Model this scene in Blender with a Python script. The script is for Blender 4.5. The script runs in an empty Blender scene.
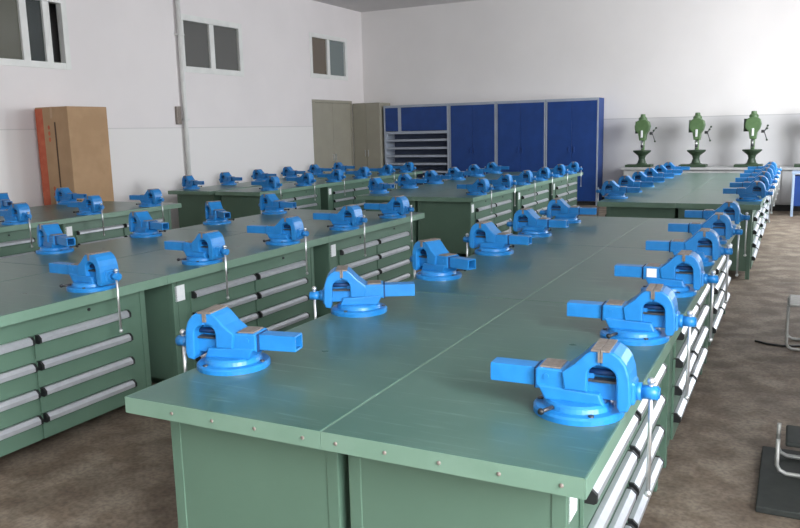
import bpy, bmesh, math, random
from mathutils import Vector, Matrix
random.seed(4)
PI = math.pi
S = bpy.context.scene
COL = S.collection

# ------------------------------------------------------------------ materials
def srgb(r, g, b):
    f = lambda c: (c/255/12.92) if c/255 <= 0.04045 else ((c/255+0.055)/1.055)**2.4
    return (f(r), f(g), f(b), 1)

def mat(name, col, rough=0.5, metal=0.0, col2=None, scale=8, bump=0.0, detail=4, spec=0.5, lo=0.4, hi=0.65, rvar=0.0):
    m = bpy.data.materials.new(name); m.use_nodes = True
    nt = m.node_tree; b = nt.nodes['Principled BSDF']
    b.inputs['Base Color'].default_value = col
    b.inputs['Roughness'].default_value = rough
    b.inputs['Metallic'].default_value = metal
    b.inputs['Specular IOR Level'].default_value = spec
    tc = nt.nodes.new('ShaderNodeTexCoord')
    nz = nt.nodes.new('ShaderNodeTexNoise'); nz.inputs['Scale'].default_value = scale
    nz.inputs['Detail'].default_value = detail
    nt.links.new(tc.outputs['Object'], nz.inputs['Vector'])
    if col2 is not None:
        r = nt.nodes.new('ShaderNodeValToRGB')
        r.color_ramp.elements[0].position = lo; r.color_ramp.elements[0].color = col
        r.color_ramp.elements[1].position = hi; r.color_ramp.elements[1].color = col2
        nt.links.new(nz.outputs['Fac'], r.inputs['Fac'])
        nt.links.new(r.outputs['Color'], b.inputs['Base Color'])
    if bump:
        bp = nt.nodes.new('ShaderNodeBump'); bp.inputs['Strength'].default_value = bump
        bp.inputs['Distance'].default_value = 0.01
        nt.links.new(nz.outputs['Fac'], bp.inputs['Height'])
        nt.links.new(bp.outputs['Normal'], b.inputs['Normal'])
    if rvar:
        mr = nt.nodes.new('ShaderNodeMapRange')
        mr.inputs['To Min'].default_value = rough - rvar; mr.inputs['To Max'].default_value = rough + rvar
        nt.links.new(nz.outputs['Fac'], mr.inputs['Value'])
        nt.links.new(mr.outputs['Result'], b.inputs['Roughness'])
    return m

M = {}
M['vise_blue'] = mat('vise_blue', (0.016, 0.200, 0.53, 1), 0.32, col2=(0.022, 0.23, 0.59, 1), scale=14, bump=0.06)
M['vise_groove'] = mat('vise_groove', (0.004, 0.04, 0.14, 1), 0.6)
M['bare_steel'] = mat('bare_steel', (0.22, 0.185, 0.16, 1), 0.45, 0.3, col2=(0.30, 0.26, 0.23, 1), scale=60)
M['bright_steel'] = mat('bright_steel', (0.62, 0.63, 0.64, 1), 0.28, 0.85, col2=(0.72, 0.72, 0.72, 1), scale=30)
M['dark_steel'] = mat('dark_steel', (0.06, 0.06, 0.065, 1), 0.4, 0.5, col2=(0.1, 0.1, 0.1, 1), scale=30)
M['cabinet_green'] = mat('cabinet_green', (0.095, 0.168, 0.120, 1), 0.42, col2=(0.102, 0.178, 0.128, 1), scale=3)
M['edge_green'] = mat('edge_green', (0.15, 0.25, 0.185, 1), 0.36, col2=(0.165, 0.265, 0.2, 1), scale=6)
M['alu'] = mat('alu', (0.60, 0.62, 0.66, 1), 0.34, 0.6, col2=(0.66, 0.68, 0.72, 1), scale=20)
M['black_plastic'] = mat('black_plastic', (0.012, 0.013, 0.014, 1), 0.45)
M['card_white'] = mat('card_white', (0.82, 0.83, 0.84, 1), 0.6, col2=(0.72, 0.74, 0.78, 1), scale=40, lo=0.5, hi=0.8)
M['press_green'] = mat('press_green', (0.075, 0.145, 0.055, 1), 0.4, col2=(0.10, 0.18, 0.07, 1), scale=9)
M['press_dark'] = mat('press_dark', (0.028, 0.055, 0.028, 1), 0.45, col2=(0.04, 0.07, 0.036, 1), scale=9)
M['locker_blue'] = mat('locker_blue', (0.006, 0.042, 0.20, 1), 0.5, col2=(0.008, 0.05, 0.23, 1), scale=4)
M['locker_grey'] = mat('locker_grey', (0.34, 0.38, 0.45, 1), 0.5, col2=(0.38, 0.42, 0.49, 1), scale=4)
M['shelf_dark'] = mat('shelf_dark', (0.07, 0.09, 0.15, 1), 0.7)
M['beige'] = mat('beige', (0.31, 0.29, 0.235, 1), 0.55, col2=(0.33, 0.31, 0.25, 1), scale=3)
M['carton'] = mat('carton', (0.39, 0.245, 0.135, 1), 0.85, col2=(0.43, 0.275, 0.155, 1), scale=5)
M['carton_red'] = mat('carton_red', (0.48, 0.10, 0.05, 1), 0.8, col2=(0.54, 0.14, 0.07, 1), scale=9)
M['carton_ink'] = mat('carton_ink', (0.09, 0.05, 0.03, 1), 0.8)
M['tape'] = mat('tape', (0.45, 0.30, 0.18, 1), 0.3)
M['pvc'] = mat('pvc', (0.70, 0.70, 0.68, 1), 0.4, col2=(0.74, 0.74, 0.72, 1), scale=5)
M['frame_white'] = mat('frame_white', (0.78, 0.78, 0.76, 1), 0.4, col2=(0.72, 0.72, 0.70, 1), scale=4)
M['stand_steel'] = mat('stand_steel', (0.36, 0.36, 0.34, 1), 0.45, 0.4, col2=(0.42, 0.42, 0.40, 1), scale=30)
M['mat_dark'] = mat('mat_dark', (0.022, 0.026, 0.024, 1), 0.75, col2=(0.03, 0.034, 0.03, 1), scale=20)
M['skirting_dark'] = mat('skirting_dark', (0.02, 0.02, 0.022, 1), 0.6)
M['machine_grey'] = mat('machine_grey', (0.42, 0.42, 0.42, 1), 0.5, col2=(0.46, 0.46, 0.46, 1), scale=3)
M['pale_blue'] = mat('pale_blue', (0.35, 0.45, 0.60, 1), 0.5)

def glass_pane(name, col, a):
    m = bpy.data.materials.new(name); m.use_nodes = True
    b = m.node_tree.nodes['Principled BSDF']
    b.inputs['Base Color'].default_value = col; b.inputs['Roughness'].default_value = 0.12
    b.inputs['Alpha'].default_value = a
    return m
M['pane_olive'] = glass_pane('pane_olive', (0.15, 0.15, 0.125, 1), 0.9)
M['pane_slate'] = glass_pane('pane_slate', (0.055, 0.065, 0.065, 1), 0.88)
M['pane_grey'] = glass_pane('pane_grey', (0.13, 0.13, 0.125, 1), 0.9)
M['pane_brown'] = glass_pane('pane_brown', (0.17, 0.14, 0.11, 1), 0.9)
M['pane_blue'] = glass_pane('pane_blue', (0.20, 0.24, 0.24, 1), 0.9)
def clear_glass():
    m = bpy.data.materials.new('clear_glass'); m.use_nodes = True
    nt = m.node_tree; nt.nodes.clear()
    o = nt.nodes.new('ShaderNodeOutputMaterial'); mx = nt.nodes.new('ShaderNodeMixShader')
    t = nt.nodes.new('ShaderNodeBsdfTransparent'); g = nt.nodes.new('ShaderNodeBsdfGlossy')
    g.inputs['Roughness'].default_value = 0.02; mx.inputs[0].default_value = 0.06
    nt.links.new(t.outputs[0], mx.inputs[1]); nt.links.new(g.outputs[0], mx.inputs[2])
    nt.links.new(mx.outputs[0], o.inputs[0]); return m
M['clear_glass'] = clear_glass()

def worktop_mat():
    m = mat('worktop', (0.052, 0.122, 0.098, 1), 0.30, col2=(0.082, 0.158, 0.128, 1), scale=2.2, detail=7, rvar=0.07)
    nt = m.node_tree; b = nt.nodes['Principled BSDF']; tc = nt.nodes['Texture Coordinate']
    ramp = nt.nodes['Color Ramp']
    # fine pale scuffs and scratches of a used linoleum top
    mp = nt.nodes.new('ShaderNodeMapping'); mp.inputs['Scale'].default_value = (3, 40, 3); mp.inputs['Rotation'].default_value = (0, 0, 0.7)
    n2 = nt.nodes.new('ShaderNodeTexNoise'); n2.inputs['Scale'].default_value = 1.5; n2.inputs['Detail'].default_value = 6
    r2 = nt.nodes.new('ShaderNodeValToRGB'); r2.color_ramp.elements[0].position = 0.58; r2.color_ramp.elements[1].position = 0.78
    mx = nt.nodes.new('ShaderNodeMixRGB'); mx.inputs['Color2'].default_value = (0.22, 0.33, 0.28, 1)
    ml = nt.nodes.new('ShaderNodeMath'); ml.operation = 'MULTIPLY'; ml.inputs[1].default_value = 0.45
    nt.links.new(tc.outputs['Object'], mp.inputs['Vector']); nt.links.new(mp.outputs[0], n2.inputs['Vector'])
    nt.links.new(n2.outputs['Fac'], r2.inputs['Fac']); nt.links.new(r2.outputs['Color'], ml.inputs[0])
    nt.links.new(ml.outputs[0], mx.inputs['Fac']); nt.links.new(ramp.outputs['Color'], mx.inputs['Color1'])
    nt.links.new(mx.outputs[0], b.inputs['Base Color'])
    return m
M['worktop'] = worktop_mat()

def floor_mat():
    m = mat('concrete', (0.19, 0.150, 0.112, 1), 0.66, col2=(0.30, 0.248, 0.19, 1), scale=3.5, detail=9, bump=0.15, lo=0.34, hi=0.66)
    nt = m.node_tree; b = nt.nodes['Principled BSDF']; tc = nt.nodes['Texture Coordinate']; ramp = nt.nodes['Color Ramp']
    n2 = nt.nodes.new('ShaderNodeTexNoise'); n2.inputs['Scale'].default_value = 5.5; n2.inputs['Detail'].default_value = 8
    r2 = nt.nodes.new('ShaderNodeValToRGB'); r2.color_ramp.elements[0].position = 0.42; r2.color_ramp.elements[0].color = (0.55, 0.47, 0.42, 1)
    r2.color_ramp.elements[1].position = 0.6; r2.color_ramp.elements[1].color = (1, 1, 1, 1)
    n3 = nt.nodes.new('ShaderNodeTexNoise'); n3.inputs['Scale'].default_value = 45; n3.inputs['Detail'].default_value = 3
    r3 = nt.nodes.new('ShaderNodeValToRGB'); r3.color_ramp.elements[0].position = 0.35; r3.color_ramp.elements[0].color = (0.65, 0.65, 0.65, 1)
    r3.color_ramp.elements[1].position = 0.6; r3.color_ramp.elements[1].color = (1.1, 1.1, 1.1, 1)
    for n in (n2, n3): nt.links.new(tc.outputs['Object'], n.inputs['Vector'])
    nt.links.new(n2.outputs['Fac'], r2.inputs['Fac']); nt.links.new(n3.outputs['Fac'], r3.inputs['Fac'])
    a = nt.nodes.new('ShaderNodeMixRGB'); a.blend_type = 'MULTIPLY'; a.inputs['Fac'].default_value = 0.8
    c = nt.nodes.new('ShaderNodeMixRGB'); c.blend_type = 'MULTIPLY'; c.inputs['Fac'].default_value = 0.8
    nt.links.new(ramp.outputs['Color'], a.inputs['Color1']); nt.links.new(r2.outputs['Color'], a.inputs['Color2'])
    nt.links.new(a.outputs[0], c.inputs['Color1']); nt.links.new(r3.outputs['Color'], c.inputs['Color2'])
    nt.links.new(c.outputs[0], b.inputs['Base Color'])
    return m
M['concrete'] = floor_mat()

def wall_mat(name, up, low, z):
    """painted wall: upper coat and a dado coat below height z, greyed where shade is painted in, thin joint line"""
    m = mat(name, up, 0.8, col2=tuple(c*0.96 for c in up[:3]) + (1,), scale=0.8, bump=0.05)
    nt = m.node_tree; b = nt.nodes['Principled BSDF']; tc = nt.nodes['Texture Coordinate']; ramp = nt.nodes['Color Ramp']
    sp = nt.nodes.new('ShaderNodeSeparateXYZ'); nt.links.new(tc.outputs['Object'], sp.inputs[0])
    lt = nt.nodes.new('ShaderNodeMath'); lt.operation = 'LESS_THAN'; lt.inputs[1].default_value = z
    nt.links.new(sp.outputs['Z'], lt.inputs[0])
    mx = nt.nodes.new('ShaderNodeMixRGB'); mx.inputs['Color2'].default_value = low
    nt.links.new(lt.outputs[0], mx.inputs['Fac']); nt.links.new(ramp.outputs['Color'], mx.inputs['Color1'])
    cm = nt.nodes.new('ShaderNodeMath'); cm.operation = 'COMPARE'; cm.inputs[1].default_value = z; cm.inputs[2].default_value = 0.008
    nt.links.new(sp.outputs['Z'], cm.inputs[0])
    m2 = nt.nodes.new('ShaderNodeMixRGB'); m2.inputs['Color2'].default_value = tuple(c*0.82 for c in low[:3]) + (1,)
    nt.links.new(cm.outputs[0], m2.inputs['Fac']); nt.links.new(mx.outputs[0], m2.inputs['Color1'])
    nt.links.new(m2.outputs[0], b.inputs['Base Color'])
    return m
M['wall_left'] = wall_mat('wall_left', (0.80, 0.755, 0.755, 1), (0.80, 0.77, 0.76, 1), 1.765)
M['wall_back'] = wall_mat('wall_back', (0.80, 0.77, 0.76, 1), (0.66, 0.645, 0.65, 1), 1.765)  # dado coat greyed further, holding the shadow band of the lower back wall
M['wall_plain'] = mat('wall_plain', (0.72, 0.70, 0.69, 1), 0.85, col2=(0.68, 0.66, 0.65, 1), scale=1)
M['ceiling'] = mat('ceiling', (0.62, 0.60, 0.60, 1), 0.9, col2=(0.58, 0.56, 0.56, 1), scale=1)

# ------------------------------------------------------------------ mesh helpers
class MB:
    def __init__(s): s.bm = bmesh.new(); s.mats = []
    def mi(s, m):
        if m not in s.mats: s.mats.append(m)
        return s.mats.index(m)
    def box(s, x0, x1, y0, y1, z0, z1, m, bev=0.0):
        t = bmesh.new(); bmesh.ops.create_cube(t, size=1)
        for v in t.verts:
            v.co = Vector(((x0+x1)/2 + v.co.x*(x1-x0), (y0+y1)/2 + v.co.y*(y1-y0), (z0+z1)/2 + v.co.z*(z1-z0)))
        if bev: bmesh.ops.bevel(t, geom=t.edges[:], offset=bev, segments=2, affect='EDGES', profile=0.5)
        s._add(t, m); return s
    def _add(s, t, m, smooth=False):
        i = s.mi(m); vm = {}
        for v in t.verts: vm[v] = s.bm.verts.new(v.co)
        for f in t.faces:
            try: nf = s.bm.faces.new([vm[v] for v in f.verts])
            except ValueError: continue
            nf.material_index = i; nf.smooth = smooth or f.smooth
        t.free()
    def prism(s, pts, axis, a0, a1, m, bev=0.0, smooth=False):
        """pts in the plane across axis: axis 'y' -> (x,z); 'x' -> (y,z); 'z' -> (x,y)"""
        t = bmesh.new()
        def P(p, a): return {'y': (p[0], a, p[1]), 'x': (a, p[0], p[1]), 'z': (p[0], p[1], a)}[axis]
        A = [t.verts.new(P(p, a0)) for p in pts]; B = [t.verts.new(P(p, a1)) for p in pts]
        n = len(pts)
        t.faces.new(A); t.faces.new(B[::-1])
        for i in range(n):
            f = t.faces.new((A[i], B[i], B[(i+1) % n], A[(i+1) % n])); f.smooth = smooth
        bmesh.ops.recalc_face_normals(t, faces=t.faces[:])
        if bev:
            caps = [e for e in t.edges if abs(P((0, 0), 0)[0]) >= 0 and (all(v in A for v in e.verts) or all(v in B for v in e.verts))]
            bmesh.ops.bevel(t, geom=caps, offset=bev, segments=2, affect='EDGES', profile=0.5)
        s._add(t, m); return s
    def cyl(s, p0, p1, r0, m, r1=None, seg=16, smooth=True):
        r1 = r0 if r1 is None else r1
        p0, p1 = Vector(p0), Vector(p1); d = p1-p0; L = d.length
        t = bmesh.new()
        bmesh.ops.create_cone(t, cap_ends=True, segments=seg, radius1=r0, radius2=r1, depth=L)
        Rm = d.to_track_quat('Z', 'Y').to_matrix()
        for v in t.verts: v.co = Rm @ v.co + (p0+p1)/2
        for f in t.faces: f.smooth = smooth and len(f.verts) == 4
        s._add(t, m); return s
    def sph(s, c, r, m, sc=(1, 1, 1), seg=12):
        t = bmesh.new(); bmesh.ops.create_uvsphere(t, u_segments=seg, v_segments=max(6, seg//2+2), radius=r)
        for v in t.verts: v.co = Vector((c[0]+v.co.x*sc[0], c[1]+v.co.y*sc[1], c[2]+v.co.z*sc[2]))
        s._add(t, m, True); return s
    def lathe(s, prof, m, c=(0, 0, 0), seg=32):
        t = bmesh.new(); rings = []
        for r, z in prof:
            rings.append([t.verts.new((c[0]+r*math.cos(2*PI*i/seg), c[1]+r*math.sin(2*PI*i/seg), c[2]+z)) for i in range(seg)])
        for a, b in zip(rings, rings[1:]):
            for i in range(seg):
                f = t.faces.new((a[i], a[(i+1) % seg], b[(i+1) % seg], b[i]))
        t.faces.new(rings[0][::-1]); t.faces.new(rings[-1])
        bmesh.ops.recalc_face_normals(t, faces=t.faces[:])
        s._add(t, m); return s
    def tube(s, pts, r, m, seg=10):
        pts = [Vector(p) for p in pts]; t = bmesh.new(); rings = []
        for i, p in enumerate(pts):
            d = (pts[min(i+1, len(pts)-1)] - pts[max(i-1, 0)]).normalized()
            q = d.to_track_quat('Z', 'Y').to_matrix() if abs(d.z) < 0.9 else d.to_track_quat('Z', 'X').to_matrix()
            if rings:
                # keep frames aligned
                u = (prev_u - d*prev_u.dot(d)).normalized()
            else:
                u = q @ Vector((1, 0, 0))
            w = d.cross(u); prev_u = u
            rings.append([t.verts.new(p + r*(math.cos(2*PI*k/seg)*u + math.sin(2*PI*k/seg)*w)) for k in range(seg)])
        for a, b in zip(rings, rings[1:]):
            for i in range(seg):
                f = t.faces.new((a[i], a[(i+1) % seg], b[(i+1) % seg], b[i])); f.smooth = True
        t.faces.new(rings[0][::-1]); t.faces.new(rings[-1])
        bmesh.ops.recalc_face_normals(t, faces=t.faces[:])
        s._add(t, m); return s
    def build(s, name, parent=None, loc=None):
        me = bpy.data.meshes.new(name); s.bm.to_mesh(me); s.bm.free()
        for m in s.mats: me.materials.append(M[m])
        o = bpy.data.objects.new(name, me); COL.objects.link(o)
        if parent: o.parent = parent
        if loc: o.location = loc
        return o

def tag(o, label=None, cat=None, group=None, kind=None):
    if label: o['label'] = label
    if cat: o['category'] = cat
    if group: o['group'] = group
    if kind: o['kind'] = kind
    return o
def empty(name, loc=(0, 0, 0), rz=0.0):
    o = bpy.data.objects.new(name, None); o.empty_display_size = 0.1; COL.objects.link(o)
    o.location = loc; o.rotation_euler = (0, 0, rz); return o
KIDS = {}
def copy_tree(o, skip=()):
    def rec(a, par):
        c = a.copy(); COL.objects.link(c); c.parent = par
        for ch in [x for x in bpy.data.objects if x.parent == a] if a.name not in KIDS else KIDS[a.name]:
            if ch.name.split('.')[0] in skip: continue
            rec(ch, c)
        return c
    return rec(o, None)
def cache(o):
    KIDS[o.name] = [x for x in bpy.data.objects if x.parent == o]
    for k in KIDS[o.name]: cache(k)

# ------------------------------------------------------------------ room  (floor z=0)
XL, XR, YN, YF, ZC = -7.5, 4.2, -4.2, 15.0, 4.41
def struct(mb, name, parent=None):
    o = mb.build(name, parent)
    if parent is None: o['kind'] = 'structure'
    return o
struct(MB().box(XL-.2, XR+.2, YN-.2, YF+.2, -.2, 0, 'concrete'), 'floor')
struct(MB().box(XL-.2, XR+.2, YN-.2, YF+.2, ZC, ZC+.2, 'ceiling'), 'ceiling')

def wall_x(name, x0, x1, m, holes):
    """wall slab parallel to the y axis with rectangular holes (y0,y1,z0,z1), holes do not overlap in y"""
    w = MB(); y = YN
    for (a, b, c, d) in sorted(holes):
        w.box(x0, x1, y, a, 0, ZC, m)
        if c > 0: w.box(x0, x1, a, b, 0, c, m)
        w.box(x0, x1, a, b, d, ZC, m); y = b
    w.box(x0, x1, y, YF, 0, ZC, m)
    return struct(w, name)
WIN = [(4.2, 6.44, 2.60, 3.60), (8.74, 10.42, 2.70, 3.66), (12.72, 14.28, 2.80, 3.74)]
DOOR = (12.72, 14.42, 0, 2.34)
# the door stands below the third window: that stretch of wall is cut for both
w = MB(); y = YN
for (a, b, c, d) in WIN[:2]:
    w.box(XL-.2, XL, y, a, 0, ZC, 'wall_left'); w.box(XL-.2, XL, a, b, 0, c, 'wall_left'); w.box(XL-.2, XL, a, b, d, ZC, 'wall_left'); y = b
w.box(XL-.2, XL, y, 12.72, 0, ZC, 'wall_left')
w.box(XL-.2, XL, 12.72, 14.28, DOOR[3], 2.80, 'wall_left'); w.box(XL-.2, XL, 12.72, 14.28, 3.74, ZC, 'wall_left')
w.box(XL-.2, XL, 14.28, YF, DOOR[3], ZC, 'wall_left'); w.box(XL-.2, XL, 14.42, YF, 0, DOOR[3], 'wall_left')
struct(w, 'wall_left')
struct(MB().box(XL, XR, YF, YF+.2, 0, ZC, 'wall_back'), 'wall_back')
struct(MB().box(XL, XR, YN-.2, YN, 0, ZC, 'wall_plain'), 'wall_front')
# corridor seen through the left windows
struct(MB().box(XL-2.2, XL-2.0, YN, YF, 0, ZC, 'wall_plain').box(XL-2.2, XL-.2, YN-.2, YN, 0, ZC, 'wall_plain')
       .box(XL-2.2, XL-.2, YF, YF+.2, 0, ZC, 'wall_plain').box(XL-2.2, XL-.2, YN, YF, -.2, 0, 'concrete')
       .box(XL-2.2, XL-.2, YN, YF, ZC, ZC+.2, 'ceiling'), 'trim_1')
RW = [(-3.9, -2.5, .95, 3.9), (-2.1, -.5, .95, 3.9), (7.2, 9.2, .95, 3.9), (10.4, 12.6, .95, 3.9)]
wall_x('wall_right', XR, XR+.2, 'wall_plain', RW)
struct(MB().box(XR-.015, XR, YN, YF, 0, .12, 'skirting_dark'), 'baseboard_right')
struct(MB().box(XL, XR, YF-.015, YF, 0, .14, 'skirting_dark'), 'baseboard_back')

def window(n, hole, x, mull, panes, fr=.05, face=1):
    """framed sliding window filling a hole in a wall; mull = y positions of mullions; panes = material per bay (None = open)"""
    y0, y1, z0, z1 = hole
    root = empty('window_%d' % n, (x, (y0+y1)/2, z0)); root['kind'] = 'structure'
    f = MB(); Y = lambda v: v-(y0+y1)/2
    f.box(-.09, .012, Y(y0), Y(y0)+fr, 0, z1-z0, 'frame_white', .004).box(-.09, .012, Y(y1)-fr, Y(y1), 0, z1-z0, 'frame_white', .004)
    f.box(-.09, .012, Y(y0)+fr, Y(y1)-fr, 0, fr, 'frame_white', .004).box(-.09, .012, Y(y0)+fr, Y(y1)-fr, z1-z0-fr, z1-z0, 'frame_white', .004)
    for m_ in mull: f.box(-.08, .0, Y(m_)-fr*.6, Y(m_)+fr*.6, fr, z1-z0-fr, 'frame_white', .004)
    f.build('window_frame', root)
    ed = [y0+fr] + list(mull) + [y1-fr]
    for a, b, p in zip(ed, ed[1:], panes):
        if p: MB().box(-.045, -.039, Y(a), Y(b), fr, z1-z0-fr, p).build('pane', root)
    return root
window(1, WIN[0], XL, [5.0, 5.73, 6.10], ['pane_slate', 'pane_olive', 'pane_slate', None], .09)
window(2, WIN[1], XL, [9.57], ['pane_grey', 'pane_grey'], .10)
window(3, WIN[2], XL, [13.48], ['pane_brown', 'pane_blue'], .09)
for i, h in enumerate(RW):
    n = 3 if h[1]-h[0] > 3 else 2
    window(4+i, h, XR+.15, [h[0]+(h[1]-h[0])*k/n for k in range(1, n)], ['clear_glass']*n, .06)

# door and corner cupboard
d = empty('door_1', (XL, 13.57, 0)); d['kind'] = 'structure'
MB().box(-.06, .01, -.85, -.79, 0, 2.34, 'beige').box(-.06, .01, .79, .85, 0, 2.34, 'beige').box(-.06, .01, -.79, .79, 2.28, 2.34, 'beige').build('door_frame', d)
for s_ in (-1, 1):
    lf = MB().box(-.05, -.005, min(0.003*s_, .787*s_), max(0.003*s_, .787*s_), .01, 2.275, 'beige', .003).build('door_leaf', d)
    MB().box(-.008, .03, s_*.05-.01, s_*.05+.01, 1.0, 1.14, 'bright_steel', .004).build('handle', lf)

def beige_cupboard():
    r = empty('metal_cupboard', (-7.12, 14.70, 0))
    tag(r, 'tall beige metal cupboard in the far left corner beside the blue lockers', 'cupboard')
    MB().box(-.36, .36, -.27, .27, .06, 2.28, 'beige', .006).box(-.33, .33, -.24, .24, 0, .06, 'skirting_dark').build('body', r)
    for s_ in (-1, 1):
        dd = MB().box(min(.003*s_, .35*s_), max(.003*s_, .35*s_), -.285, -.271, .09, 2.25, 'beige', .003).build('door', r)
        MB().box(s_*.04-.008, s_*.04+.008, -.305, -.285, 1.05, 1.2, 'bright_steel', .003).build('handle', dd)
beige_cupboard()

# lockers along the back wall
LY = 14.5
def locker(x0, x1, label):
    c = (x0+x1)/2; h = (x1-x0)/2
    r = empty('blue_locker', (c, LY, 0)); tag(r, label, 'locker', 'blue lockers along the back wall')
    MB().box(-h, -h+.03, 0, .01, .0, 2.2, 'locker_grey').box(h-.03, h, 0, .01, 0, 2.2, 'locker_grey').box(-h, -h+.03, .01, .48, .0, 2.2, 'locker_blue').box(h-.03, h, .01, .48, 0, 2.2, 'locker_blue').box(-h+.03, h-.03, 0, .48, 2.15, 2.2, 'locker_grey') \
        .box(-h+.03, h-.03, .02, .48, .08, 2.15, 'locker_grey').box(-h+.03, h-.03, .04, .46, 0, .08, 'skirting_dark').build('carcass', r)
    for a, b in ((-h+.035, -.002), (.002, h-.035)):
        dd = MB().box(a, b, -.004, .02, .09, 2.145, 'locker_blue', .002).build('door', r)
        hx = b-.05 if a < -.01 else a+.05
        MB().box(hx-.01, hx+.01, -.025, -.004, 1.1, 1.22, 'locker_blue', .003).build('handle', dd)
locker(-5.05, -3.96, 'blue locker between the shelf unit and the middle blue locker')
locker(-3.95, -2.86, 'middle one of the three full-height blue lockers')
locker(-2.85, -1.75, 'rightmost blue locker, ending where the bare back wall begins')
def shelf_unit():
    r = empty('shelf_unit', (-5.88, LY, 0)); tag(r, 'grey storage unit with two blue upper doors and open shelves below', 'shelf unit')
    MB().box(-.82, -.78, 0, .48, 0, 2.2, 'locker_grey').box(.77, .82, 0, .48, 0, 2.2, 'locker_grey').box(-.78, .77, 0, .48, 2.15, 2.2, 'locker_grey') \
        .box(-.78, .77, .45, .48, .0, 2.15, 'shelf_dark').box(-.78, .77, .0, .45, 1.55, 1.61, 'locker_grey').box(-.45, -.37, 0, .45, 1.61, 2.15, 'locker_grey').build('carcass', r)
    for a, b in ((-.78, -.45), (-.37, .77)):
        MB().box(a, b, .0, .02, 1.62, 2.145, 'locker_blue', .002).build('door', r)
    for k in range(8):
        MB().box(-.78, .77, .02, .45, .12+k*.18, .17+k*.18, 'locker_grey', .003).build('shelf', r)
shelf_unit()

# pipe on the left wall
p = empty('wall_pipe', (XL+.06, 8.68, 0)); tag(p, 'white vertical pipe running up the left wall to the ceiling', 'pipe')
MB().cyl((0, 0, 0), (0, 0, ZC), .038, 'pvc').build('pipe', p)
for z in (1.9, 3.3): MB().box(-.068, .05, -.06, .06, z-.015, z+.015, 'pvc', .004).build('bracket', p)
sw = MB().box(0, .05, -.05, .05, 0, .3, 'bare_steel', .006).build('junction_box', None, (XL, 8.55, 1.82)); tag(sw, 'small brown electrical box on the left wall beside the white pipe', 'electrical box')
sk = MB().box(0, .02, -.04, .04, 0, .09, 'card_white', .004).build('wall_socket', None, (XL, 6.93, 1.68)); tag(sk, 'small white wall plate on the left wall right of the cardboard carton', 'socket')

# carton
def carton():
    r = empty('cardboard_carton', (-7.04, 6.0, 0)); tag(r, 'tall brown cardboard carton with a red edge stripe standing against the left wall', 'carton')
    MB().box(-.31, .31, -.36, .31, 0, 2.05, 'carton', .008).build('box_body', r)
    MB().box(-.312, -.17, -.362, -.358, .0, 2.03, 'carton_red').box(-.3125, -.308, -.36, .30, .0, 2.03, 'carton_red').build('red_stripe', r)
    MB().box(.04, .065, -.3635, -.358, .75, 1.85, 'carton_ink').box(.03, .075, -.3635, -.358, .6, .66, 'carton_ink').build('printed_line', r)
    b = MB()
    for k, z in enumerate((1.62, 1.70, 1.78, .88, .96)):
        b.prism([(-.07+.02*math.cos(a), z+.03*math.sin(a)) for a in [PI*2*i/10 for i in range(10)]], 'y', -.3625, -.358, 'carton_red')
    b.build('printed_mark', r)
    MB().box(-.02, .02, -.362, .312, 2.048, 2.052, 'tape').box(-.02, .02, -.3625, -.359, 1.9, 2.05, 'tape').build('packing_tape', r)
carton()

# ------------------------------------------------------------------ workbench
BL = 1.84
def make_bench(D, name='workbench'):
    """front (drawers) faces +x, length along y, origin on the floor under the centre"""
    r = empty(name)
    h = D/2; t = .054
    MB().box(-h+.004, h-.004, -BL/2+.004, BL/2-.004, .8-.05, .8, 'worktop', .002).build('worktop', r)
    e = MB()
    e.box(h-.004, h, -BL/2+.001, BL/2-.001, .8-t, .799, 'edge_green', .0012).box(-h+.0008, -h+.004, -BL/2+.001, BL/2-.001, .8-t, .799, 'edge_green')
    e.box(-h+.004, h-.004, -BL/2+.001, -BL/2+.004, .8-t, .799, 'edge_green').box(-h+.004, h-.004, BL/2-.004, BL/2-.001, .8-t, .799, 'edge_green')
    e.build('edge_strip', r)
    X = h-.078; y0, y1 = -.80, .80
    b = MB(); b.box(-h+.02, X-.004, y0+.003, y1-.003, .085, .748, 'cabinet_green')
    b.box(X-.004, X, y0+.04, y1-.04, .645, .748, 'cabinet_green', .001)
    b.box(X-.004, X, y0+.04, y0+.11, .085, .645, 'cabinet_green', .001)
    b.box(-h+.055, X-.035, y0-.001, y0+.003, .10, .74, 'cabinet_green', .001).box(-h+.055, X-.035, y1-.003, y1+.001, .10, .74, 'cabinet_green', .001)
    b.box(-h+.12, X-.26, y0+.12, y1-.12, .0, .085, 'cabinet_green')
    b.build('body', r)
    for sx in (0, 1):
        for sy in (-1, 1):
            xa = X-.04 if sx else -h+.018
            ya = y1-.036 if sy > 0 else y0-.004
            MB().box(xa, xa+.042, ya, ya+.04, 0, .748, 'cabinet_green', .003).build('leg', r)
    cols = ((-.65, .005), (.025, .65))
    for (a, c) in cols:
        for z in (.64, .50, .36, .22):
            dr = MB().box(X-.003, X+.010, a, c, z-.132, z, 'cabinet_green', .002).build('drawer', r)
            prof = [(X+.010, z-.038), (X+.010, z+.002), (X+.026, z+.002), (X+.043, z-.014), (X+.043, z-.034), (X+.036, z-.038)]
            hd = MB().prism(prof, 'y', a+.016, c-.016, 'alu')
            big = [(X+.009, z-.041), (X+.009, z+.004), (X+.027, z+.004), (X+.045, z-.013), (X+.045, z-.035), (X+.037, z-.041)]
            hd.prism(big, 'y', a+.003, a+.016, 'black_plastic').prism(big, 'y', c-.016, c-.003, 'black_plastic')
            hd.build('drawer_handle', dr)
        MB().cyl((X, (a+c)/2+.05, .70), (X+.006, (a+c)/2+.05, .70), .009, 'black_plastic').build('lock', r)
    MB().box(X, X+.002, y0+.018, y0+.105, .60, .70, 'card_white').build('label_card', r)
    return r

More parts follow.
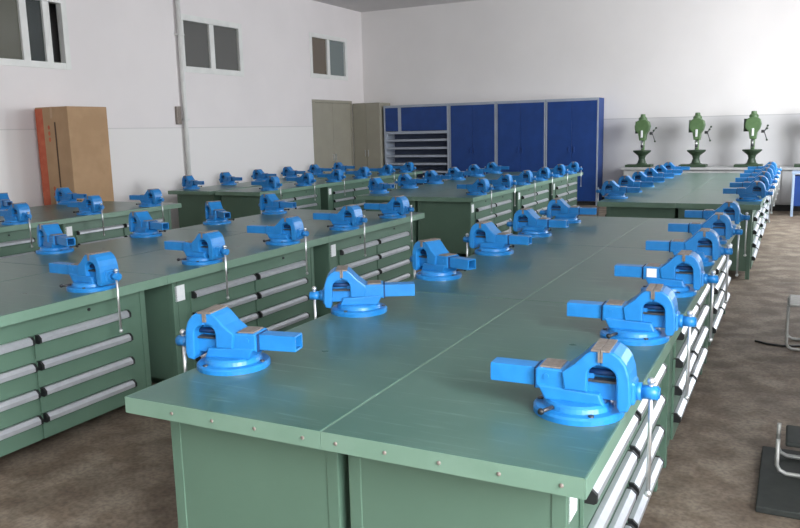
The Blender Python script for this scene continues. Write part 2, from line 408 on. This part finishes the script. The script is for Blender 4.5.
protos = {}
for D in (.75, .825): 
    protos[D] = make_bench(D); cache(protos[D])
used = set()
ORD = ['nearest', 'second', 'third', 'fourth', 'fifth', 'sixth']
# name, x of right edge, width, near y, first bench, description
ROWS = [
 ('A', 1.5, 1.5, 0.0, 0, 'foreground row', 'foreground row'),
 ('B', -1.45, 1.65, -.10, 0, 'front middle row', 'front middle row'),
 ('C', -4.93, 1.65, 0.18, 1, 'carton-side row', 'row beside the cardboard carton'),
 ('D', 1.60, 1.65, 6.96, 0, 'drill press row', 'row in front of the drill presses'),
 ('E', -1.60, 1.65, 7.14, 0, 'blue locker row', 'row in front of the blue lockers'),
 ('F', -4.98, 1.75, 7.38, 0, 'wall pipe row', 'row along the left wall beside the pipe'),
]
bench_screw = None
for key, xr, W, yn, k0, desc, grp in ROWS:
    D = .75 if W == 1.5 else .825
    for side in (1, -1):
        cx = xr - D/2 if side > 0 else xr - W + D/2
        for k in range(k0, 3):
            if D not in used: o = protos[D]; used.add(D)
            else: o = copy_tree(protos[D])
            o.location = (cx, yn + BL*(k+.5), 0); o.rotation_euler = (0, 0, 0 if side > 0 else PI)
            pos = {0: 'nearest', 1: 'middle', 2: 'farthest'}[k]
            sd = 'right' if side > 0 else 'left'
            tag(o, '%s green drawer workbench on the %s side of the %s' % (pos, sd, desc), 'workbench', 'green workbenches with drawers')
            if key == 'A' and k == 0:
                st = [c for c in bpy.data.objects if c.parent == o and c.name.startswith('edge_strip')][0]
                xs = (.20, .36, .52, .69) if side < 0 else (.80, .955, 1.115, 1.28, 1.44)
                for x in xs:
                    lx = (x-cx)*(1 if side > 0 else -1); ly = -BL/2 if side > 0 else BL/2
                    sgn = -1 if side > 0 else 1
                    if bench_screw is None:
                        s_ = MB().sph((0, 0, 0), .006, 'bare_steel', (1, .5, 1), 10).build('edge_screw', st); bench_screw = s_
                    else:
                        s_ = bench_screw.copy(); COL.objects.link(s_); s_.parent = st
                    s_.location = (lx, ly + sgn*.0005, .772)

# ------------------------------------------------------------------ bench vise, front jaw towards +x, origin at the base centre
def make_vise():
    r = empty('bench_vise')
    # swivel base
    b = MB(); b.lathe([(.132, 0), (.132, .015), (.126, .021), (.104, .023), (.100, .036), (.093, .043), (.02, .043)], 'vise_blue', seg=40)
    for a in (60, 180, 300):
        q = math.radians(a); b.cyl((.115*math.cos(q), .115*math.sin(q), .015), (.115*math.cos(q), .115*math.sin(q), .026), .009, 'dark_steel', seg=6)
    b.build('swivel_base', r)
    MB().cyl((-.055, -.090, .032), (-.075, -.132, .032), .006, 'dark_steel').sph((-.077, -.136, .032), .010, 'black_plastic').build('clamp_lever', r)
    arc = lambda cx, cz, rx, rz, a0, a1, n: [(cx+rx*math.cos(math.radians(a0+(a1-a0)*i/n)), cz+rz*math.sin(math.radians(a0+(a1-a0)*i/n))) for i in range(n+1)]
    body = MB()
    # skirt flaring down to the turntable, body block, anvil step
    body.prism([(-.088, .040), (.085, .040), (.070, .075), (-.112, .085)], 'y', -.056, .056, 'vise_blue', .006)
    body.prism([(-.118, .070), (.030, .070), (.030, .132), (-.112, .134), (-.118, .128)], 'y', -.050, .050, 'vise_blue', .005)
    # sloping neck up to the fixed jaw, window arch under it
    body.prism([(-.038, .130), (.000, .160), (.030, .192), (.045, .203), (.0715, .203), (.0715, .158)] + arc(.0715, .128, .036, .032, 90, 180, 5) + [(.0355, .078), (-.030, .078)], 'y', -.060, .060, 'vise_blue', .005)
    for y_ in (-.0508, .0508): body.cyl((-.085, y_*.98, .11), (-.085, y_*1.05, .11), .008, 'vise_blue')
    body.build('body', r)
    MB().box(-.106, -.044, -.042, .042, .1325, .138, 'bare_steel', .002).build('anvil_plate', r)
    # hollow square slide running out of the back
    s = MB(); w_, z0, z1 = .031, .072, .128
    s.box(-.262, .05, -w_, w_, z1-.007, z1, 'vise_blue', .002).box(-.262, .05, -w_, w_, z0, z0+.007, 'vise_blue', .002)
    s.box(-.262, .05, -w_, -w_+.007, z0+.005, z1-.005, 'vise_blue').box(-.262, .05, w_-.007, w_, z0+.005, z1-.005, 'vise_blue')
    s.box(-.14, -.135, -w_+.004, w_-.004, z0+.004, z1-.004, 'vise_groove')
    s.build('slide_tube', r)
    MB().box(-.124, -.117, -.040, .040, .066, .131, 'vise_groove', .002).build('slide_gap', r)  # shaded black gap between tube and body, painted as a dark collar
    f = MB().box(.03, .135, -.036, .036, .055, .105, 'vise_blue', .003).box(.03, .132, -.043, .043, .106, .113, 'dark_steel', .001)
    for y_ in (-.022, .022): f.cyl((.03, y_, .132), (.13, y_, .132), .0095, 'vise_groove')
    f.box(.03, .13, -.012, .012, .112, .155, 'vise_blue', .003)
    f.build('front_slide', r)
    # moving jaw: flat top, shoulder curving down to a broad front
    j = MB()
    j.prism([(.0745, .203), (.098, .203)] + [(.108, .203), (.128, .190), (.143, .170), (.153, .140), (.157, .105), (.158, .055), (.150, .034), (.128, .030), (.120, .045), (.117, .128)] + arc(.0745, .128, .0425, .032, 10, 90, 5), 'y', -.064, .064, 'vise_blue', .006)
    j.box(.138, .166, -.036, .036, .045, .115, 'vise_blue', .008)
    j.build('front_jaw', r)
    for x0, x1 in ((.046, .0722), (.0738, .098)):
        MB().box(x0, x1, -.066, .066, .2025, .208, 'bare_steel', .001).box(x0 if x0 > .06 else x1-.006, (x0+.006) if x0 > .06 else x1, -.0665, .0665, .172, .2025, 'bare_steel').build('jaw_plate', r)
    MB().cyl((.160, 0, .080), (.180, 0, .080), .026, 'vise_blue').cyl((.180, 0, .080), (.225, 0, .080), .020, 'vise_blue').cyl((.225, 0, .080), (.229, 0, .080), .016, 'vise_blue').build('spindle_head', r)
    h = MB().cyl((.205, 0, -.225), (.205, 0, .113), .0065, 'bright_steel', seg=10).build('handle_bar', r)
    MB().sph((.205, 0, .113), .0115, 'bright_steel').build('handle_knob', h)
    MB().sph((.205, 0, -.225), .0115, 'bright_steel').build('handle_knob', h)
    return r
vise = make_vise(); cache(vise)
far_skip = ()
# swivel of single vises, degrees, + turns the tube away from the camera side
SW = {('A', -1, 0): 10, ('A', -1, 1): 28, ('A', -1, 2): -22, ('A', -1, 3): -6, ('A', -1, 4): -4, ('A', -1, 5): 4,
      ('B', -1, 2): -18, ('B', -1, 3): -14, ('B', -1, 4): -32, ('B', -1, 5): -12, ('B', 1, 1): 2, ('B', 1, 2): 3,
      ('C', -1, 3): -30, ('C', -1, 4): -25, ('F', -1, 0): -14, ('F', -1, 1): -10, ('E', -1, 0): -20}
SKIP = {('B', 1, 0), ('B', -1, 0), ('B', -1, 1), ('C', 1, 0), ('C', 1, 1), ('C', 1, 2), ('C', -1, 0), ('C', -1, 1), ('C', -1, 2)}
VOFF = {'A': -.04, 'B': .01, 'C': .06, 'D': 0, 'E': 0, 'F': -.05}
first = True
FAR = ['farthest', 'second from the far end', 'third from the far end', 'fourth from the far end', 'fifth from the far end', 'sixth from the far end']
NEAR = ['nearest', 'second from the near end', 'third from the near end', 'fourth from the near end', 'fifth from the near end', 'sixth from the near end']
for key, xr, W, yn, k0, desc, grp in ROWS:
    for side in (1, -1):
        for k in range(6):
            if (key, side, k) in SKIP: continue
            if first: o = vise; first = False
            else: o = copy_tree(vise)
            x = xr - .132 if side > 0 else xr - W + .112
            y = yn + (k+.5)*.92 + VOFF[key] + (.03 if (key, side, k) == ('A', 1, 0) else 0)
            sw = SW.get((key, side, k), random.uniform(-3, 3))
            if key in 'BCF':
                for ch in o.children:
                    if ch.name.startswith('slide_tube'): ch.location.x = -.045
            # tube points to -x on the right side; + sw turns the tube end towards +y
            a = -math.radians(sw) if side > 0 else PI + math.radians(sw)
            o.location = (x, y, .8); o.rotation_euler = (0, 0, a)
            where = FAR[5-k] if key in 'BC' else NEAR[k]
            lab = 'blue vise, %s on the %s edge of the %s' % (where, 'right' if side > 0 else 'left', desc)
            tag(o, lab, 'vise', 'blue vises on the %s' % grp)
            if key == 'A' and side == 1 and k == 2:
                MB().box(-.100, -.052, -.0550, -.0530, .082, .126, 'card_white').build('sticker', o)
                o['label'] = 'blue bench vise with a white sticker on its side, right edge of the foreground row'

# ------------------------------------------------------------------ drill presses on a grey bench along the back wall
r = empty('machine_bench', (.72, 14.55, 0)); tag(r, 'long light grey bench along the back wall carrying the green drill presses', 'bench')
MB().box(-1.95, 1.95, -.40, .42, .76, .80, 'machine_grey', .004).build('bench_top', r)
MB().box(-1.9, 1.9, -.34, .40, .12, .76, 'machine_grey').box(-1.88, 1.88, -.30, .38, 0, .12, 'skirting_dark').build('bench_body', r)
for k in range(4):
    MB().box(-1.88+k*.945, -.96+k*.945, -.355, -.341, .15, .74, 'machine_grey', .003).build('bench_door', r)

def make_press():
    r = empty('drill_press')
    MB().box(-.30, .20, -.18, .18, 0, .05, 'press_dark', .012).build('base_plate', r)
    MB().lathe([(.13, .05), (.085, .08), (.06, .16), (.075, .22), (.17, .30), (.175, .325), (.16, .33), (.05, .33)], 'press_dark', (0, -.02, 0), 24).build('work_table', r)
    MB().cyl((0, .06, .05), (0, .06, .80), .036, 'press_green').build('column', r)
    hd = MB()
    hd.prism([(-.075, .66), (-.135, .72), (-.145, .80), (-.12, .89), (-.05, .93), (.06, .93), (.12, .88), (.14, .80), (.12, .72), (.075, .64), (.06, .52), (-.05, .52)], 'y', -.11, .12, 'press_green', .015)
    hd.build('head', r)
    MB().lathe([(.085, .925), (.08, .965), (.05, .99), (.045, 1.035), (.02, 1.04)], 'press_green', (0, -.02, 0), 20).build('pulley_cover', r)
    MB().box(-.02, .02, -.125, -.108, .58, .72, 'card_white', .006).build('quill_highlight', r)  # quill guard strip, its highlight put into the white colour
    MB().cyl((0, -.04, .36), (0, -.04, .51), .017, 'bright_steel').cyl((0, -.04, .385), (0, -.04, .44), .026, 'dark_steel').build('spindle', r)
    MB().cyl((-.10, .18, .66), (-.10, .18, .90), .08, 'press_dark').build('motor', r)
    fw = MB().cyl((.14, -.04, .66), (.20, -.04, .66), .028, 'dark_steel').build('feed_hub', r)
    for a in (40, 160, 280):
        q = math.radians(a); e = (.24, -.04+.16*math.cos(q), .66+.16*math.sin(q))
        MB().cyl((.19, -.04, .66), e, .008, 'dark_steel', seg=8).sph(e, .02, 'press_dark', seg=8).build('feed_lever', fw)
    return r
pr = make_press(); cache(pr)
for i, (x, lab) in enumerate(((-.87, 'leftmost green drill press, nearest the blue lockers'), (.15, 'second green drill press from the blue lockers'),
                              (1.14, 'green drill press behind the far right end of the vises'), (2.16, 'green drill press at the right edge of the picture, mostly out of view'))):
    o = pr if i == 0 else copy_tree(pr)
    o.location = (x, 14.5, .8); tag(o, lab, 'drill press', 'green drill presses on the grey bench')

t = empty('tool_trolley', (2.17, 13.55, 0)); tag(t, 'pale blue metal trolley by the back wall at the right edge of the picture', 'trolley')
for sx in (-1, 1):
    for sy in (-1, 1):
        MB().box(sx*.30-.02, sx*.30+.02, sy*.20-.02, sy*.20+.02, 0, .74, 'pale_blue', .003).build('leg', t)
MB().box(-.28, .28, -.18, .18, .18, .70, 'locker_blue', .004).build('body', t)
MB().box(-.33, .33, -.23, .23, .74, .77, 'pale_blue', .004).build('tray', t)

# ------------------------------------------------------------------ things at the right edge
def stand(x, y, label, mat_size):
    r = empty('steel_stand', (x, y, 0)); tag(r, label, 'stand')
    z0 = 0
    if mat_size:
        mx0, mx1, my0, my1 = mat_size
        MB().box(mx0, mx1, my0, my1, 0, .03, 'mat_dark', .006).build('base_slab', r); z0 = .03
    def hoop(yy):
        R_ = .04; pts = [(0, yy, .62), (0, yy, z0+.012+R_)]
        pts += [(R_-R_*math.cos(a), yy, z0+.012+R_-R_*math.sin(a)) for a in (.4, .8, 1.2, PI/2)]
        pts += [(.36, yy, z0+.012)] + [(.36+R_*math.sin(a), yy, z0+.012+R_-R_*math.cos(a)) for a in (.4, .8, 1.2, PI/2)]
        pts += [(.40, yy, .62)]
        return pts
    return r, hoop, z0
r, hoop, z0 = stand(1.90, 2.02, 'low steel tube frame on a dark slab at the lower right edge', (-.07, .62, -.36, .34))
hp = lambda yy, top: [(0, yy, top), (0, yy, .08), (.012, yy, .055), (.04, yy, .042), (.40, yy, .042), (.43, yy, .055), (.44, yy, .08), (.44, yy, top)]
MB().tube(hp(0, .20), .010, 'stand_steel').build('tube_hoop', r)
MB().tube(hp(.22, .20), .010, 'stand_steel').build('tube_hoop', r)
MB().box(.03, .44, -.0, .24, .17, .195, 'mat_dark', .01).build('top_plate', r)  # dark plate across the two hoops
r, hoop, z0 = stand(1.91, 4.36, 'steel tube frame on the bare floor further along the right edge', None)
hp2 = lambda yy, top: [(0, yy, top), (0, yy, .05), (.012, yy, .025), (.04, yy, .012), (.40, yy, .012), (.43, yy, .025), (.44, yy, .05), (.44, yy, top)]
MB().tube(hp2(0, .33), .011, 'stand_steel').build('tube_hoop', r)
MB().tube(hp2(.3, .33), .011, 'stand_steel').build('tube_hoop', r)
MB().box(-.0, .46, -.02, .32, .325, .35, 'stand_steel', .01).build('top_plate', r)
c = MB().tube([(1.70, 4.52, .008), (1.78, 4.46, .008), (1.88, 4.44, .008), (2.0, 4.48, .008)], .008, 'black_plastic').build('power_cable')
tag(c, 'short black cable lying on the floor beside the far steel frame', 'cable')

# ------------------------------------------------------------------ light
def area(name, loc, rot, sx, sy, e, col):
    l = bpy.data.lights.new(name, 'AREA'); l.shape = 'RECTANGLE'; l.size = sx; l.size_y = sy
    l.energy = e; l.color = col
    o = bpy.data.objects.new(name, l); COL.objects.link(o); o.location = loc; o.rotation_euler = rot; return o
PW = {0: 400, 1: 520, 2: 210, 3: 560}
for i, h in enumerate(RW):
    area('daylight', (XR+.3, (h[0]+h[1])/2, (h[2]+h[3])/2), (0, PI/2, 0), h[3]-h[2], h[1]-h[0], PW[i], (.93, .965, 1.0))
w = bpy.data.worlds.new('World'); S.world = w; w.use_nodes = True
nt = w.node_tree; bg = nt.nodes['Background']
sky = nt.nodes.new('ShaderNodeTexSky'); sky.sky_type = 'NISHITA'; sky.sun_disc = False; sky.sun_elevation = math.radians(35); sky.sun_rotation = math.radians(200)
nt.links.new(sky.outputs[0], bg.inputs['Color']); bg.inputs['Strength'].default_value = 0.25

# ------------------------------------------------------------------ camera
pitch, roll, yaw = 0.1692978, -0.0236841, -0.4709063
f = Vector((math.sin(yaw)*math.cos(pitch), math.cos(yaw)*math.cos(pitch), -math.sin(pitch)))
rt = Vector((math.cos(yaw), -math.sin(yaw), 0)); up = rt.cross(f)
cr, sr = math.cos(roll), math.sin(roll)
X = cr*rt + sr*up; U = -sr*rt + cr*up
cd = bpy.data.cameras.new('camera'); cam = bpy.data.objects.new('camera', cd); COL.objects.link(cam)
mtx = Matrix((X, U, -f)).transposed().to_4x4(); mtx.translation = Vector((1.9062, -1.7500, .8289+.8))
cam.matrix_world = mtx
cd.sensor_width = 36; cd.lens = 779.88*36/800; cd.clip_start = .05
S.camera = cam
S.view_settings.view_transform = 'Standard'; S.view_settings.look = 'None'; S.view_settings.gamma = 1; S.view_settings.use_curve_mapping = False
S.view_settings.exposure = 0.0
S.cycles.use_denoising = True
S.cycles.max_bounces = 8
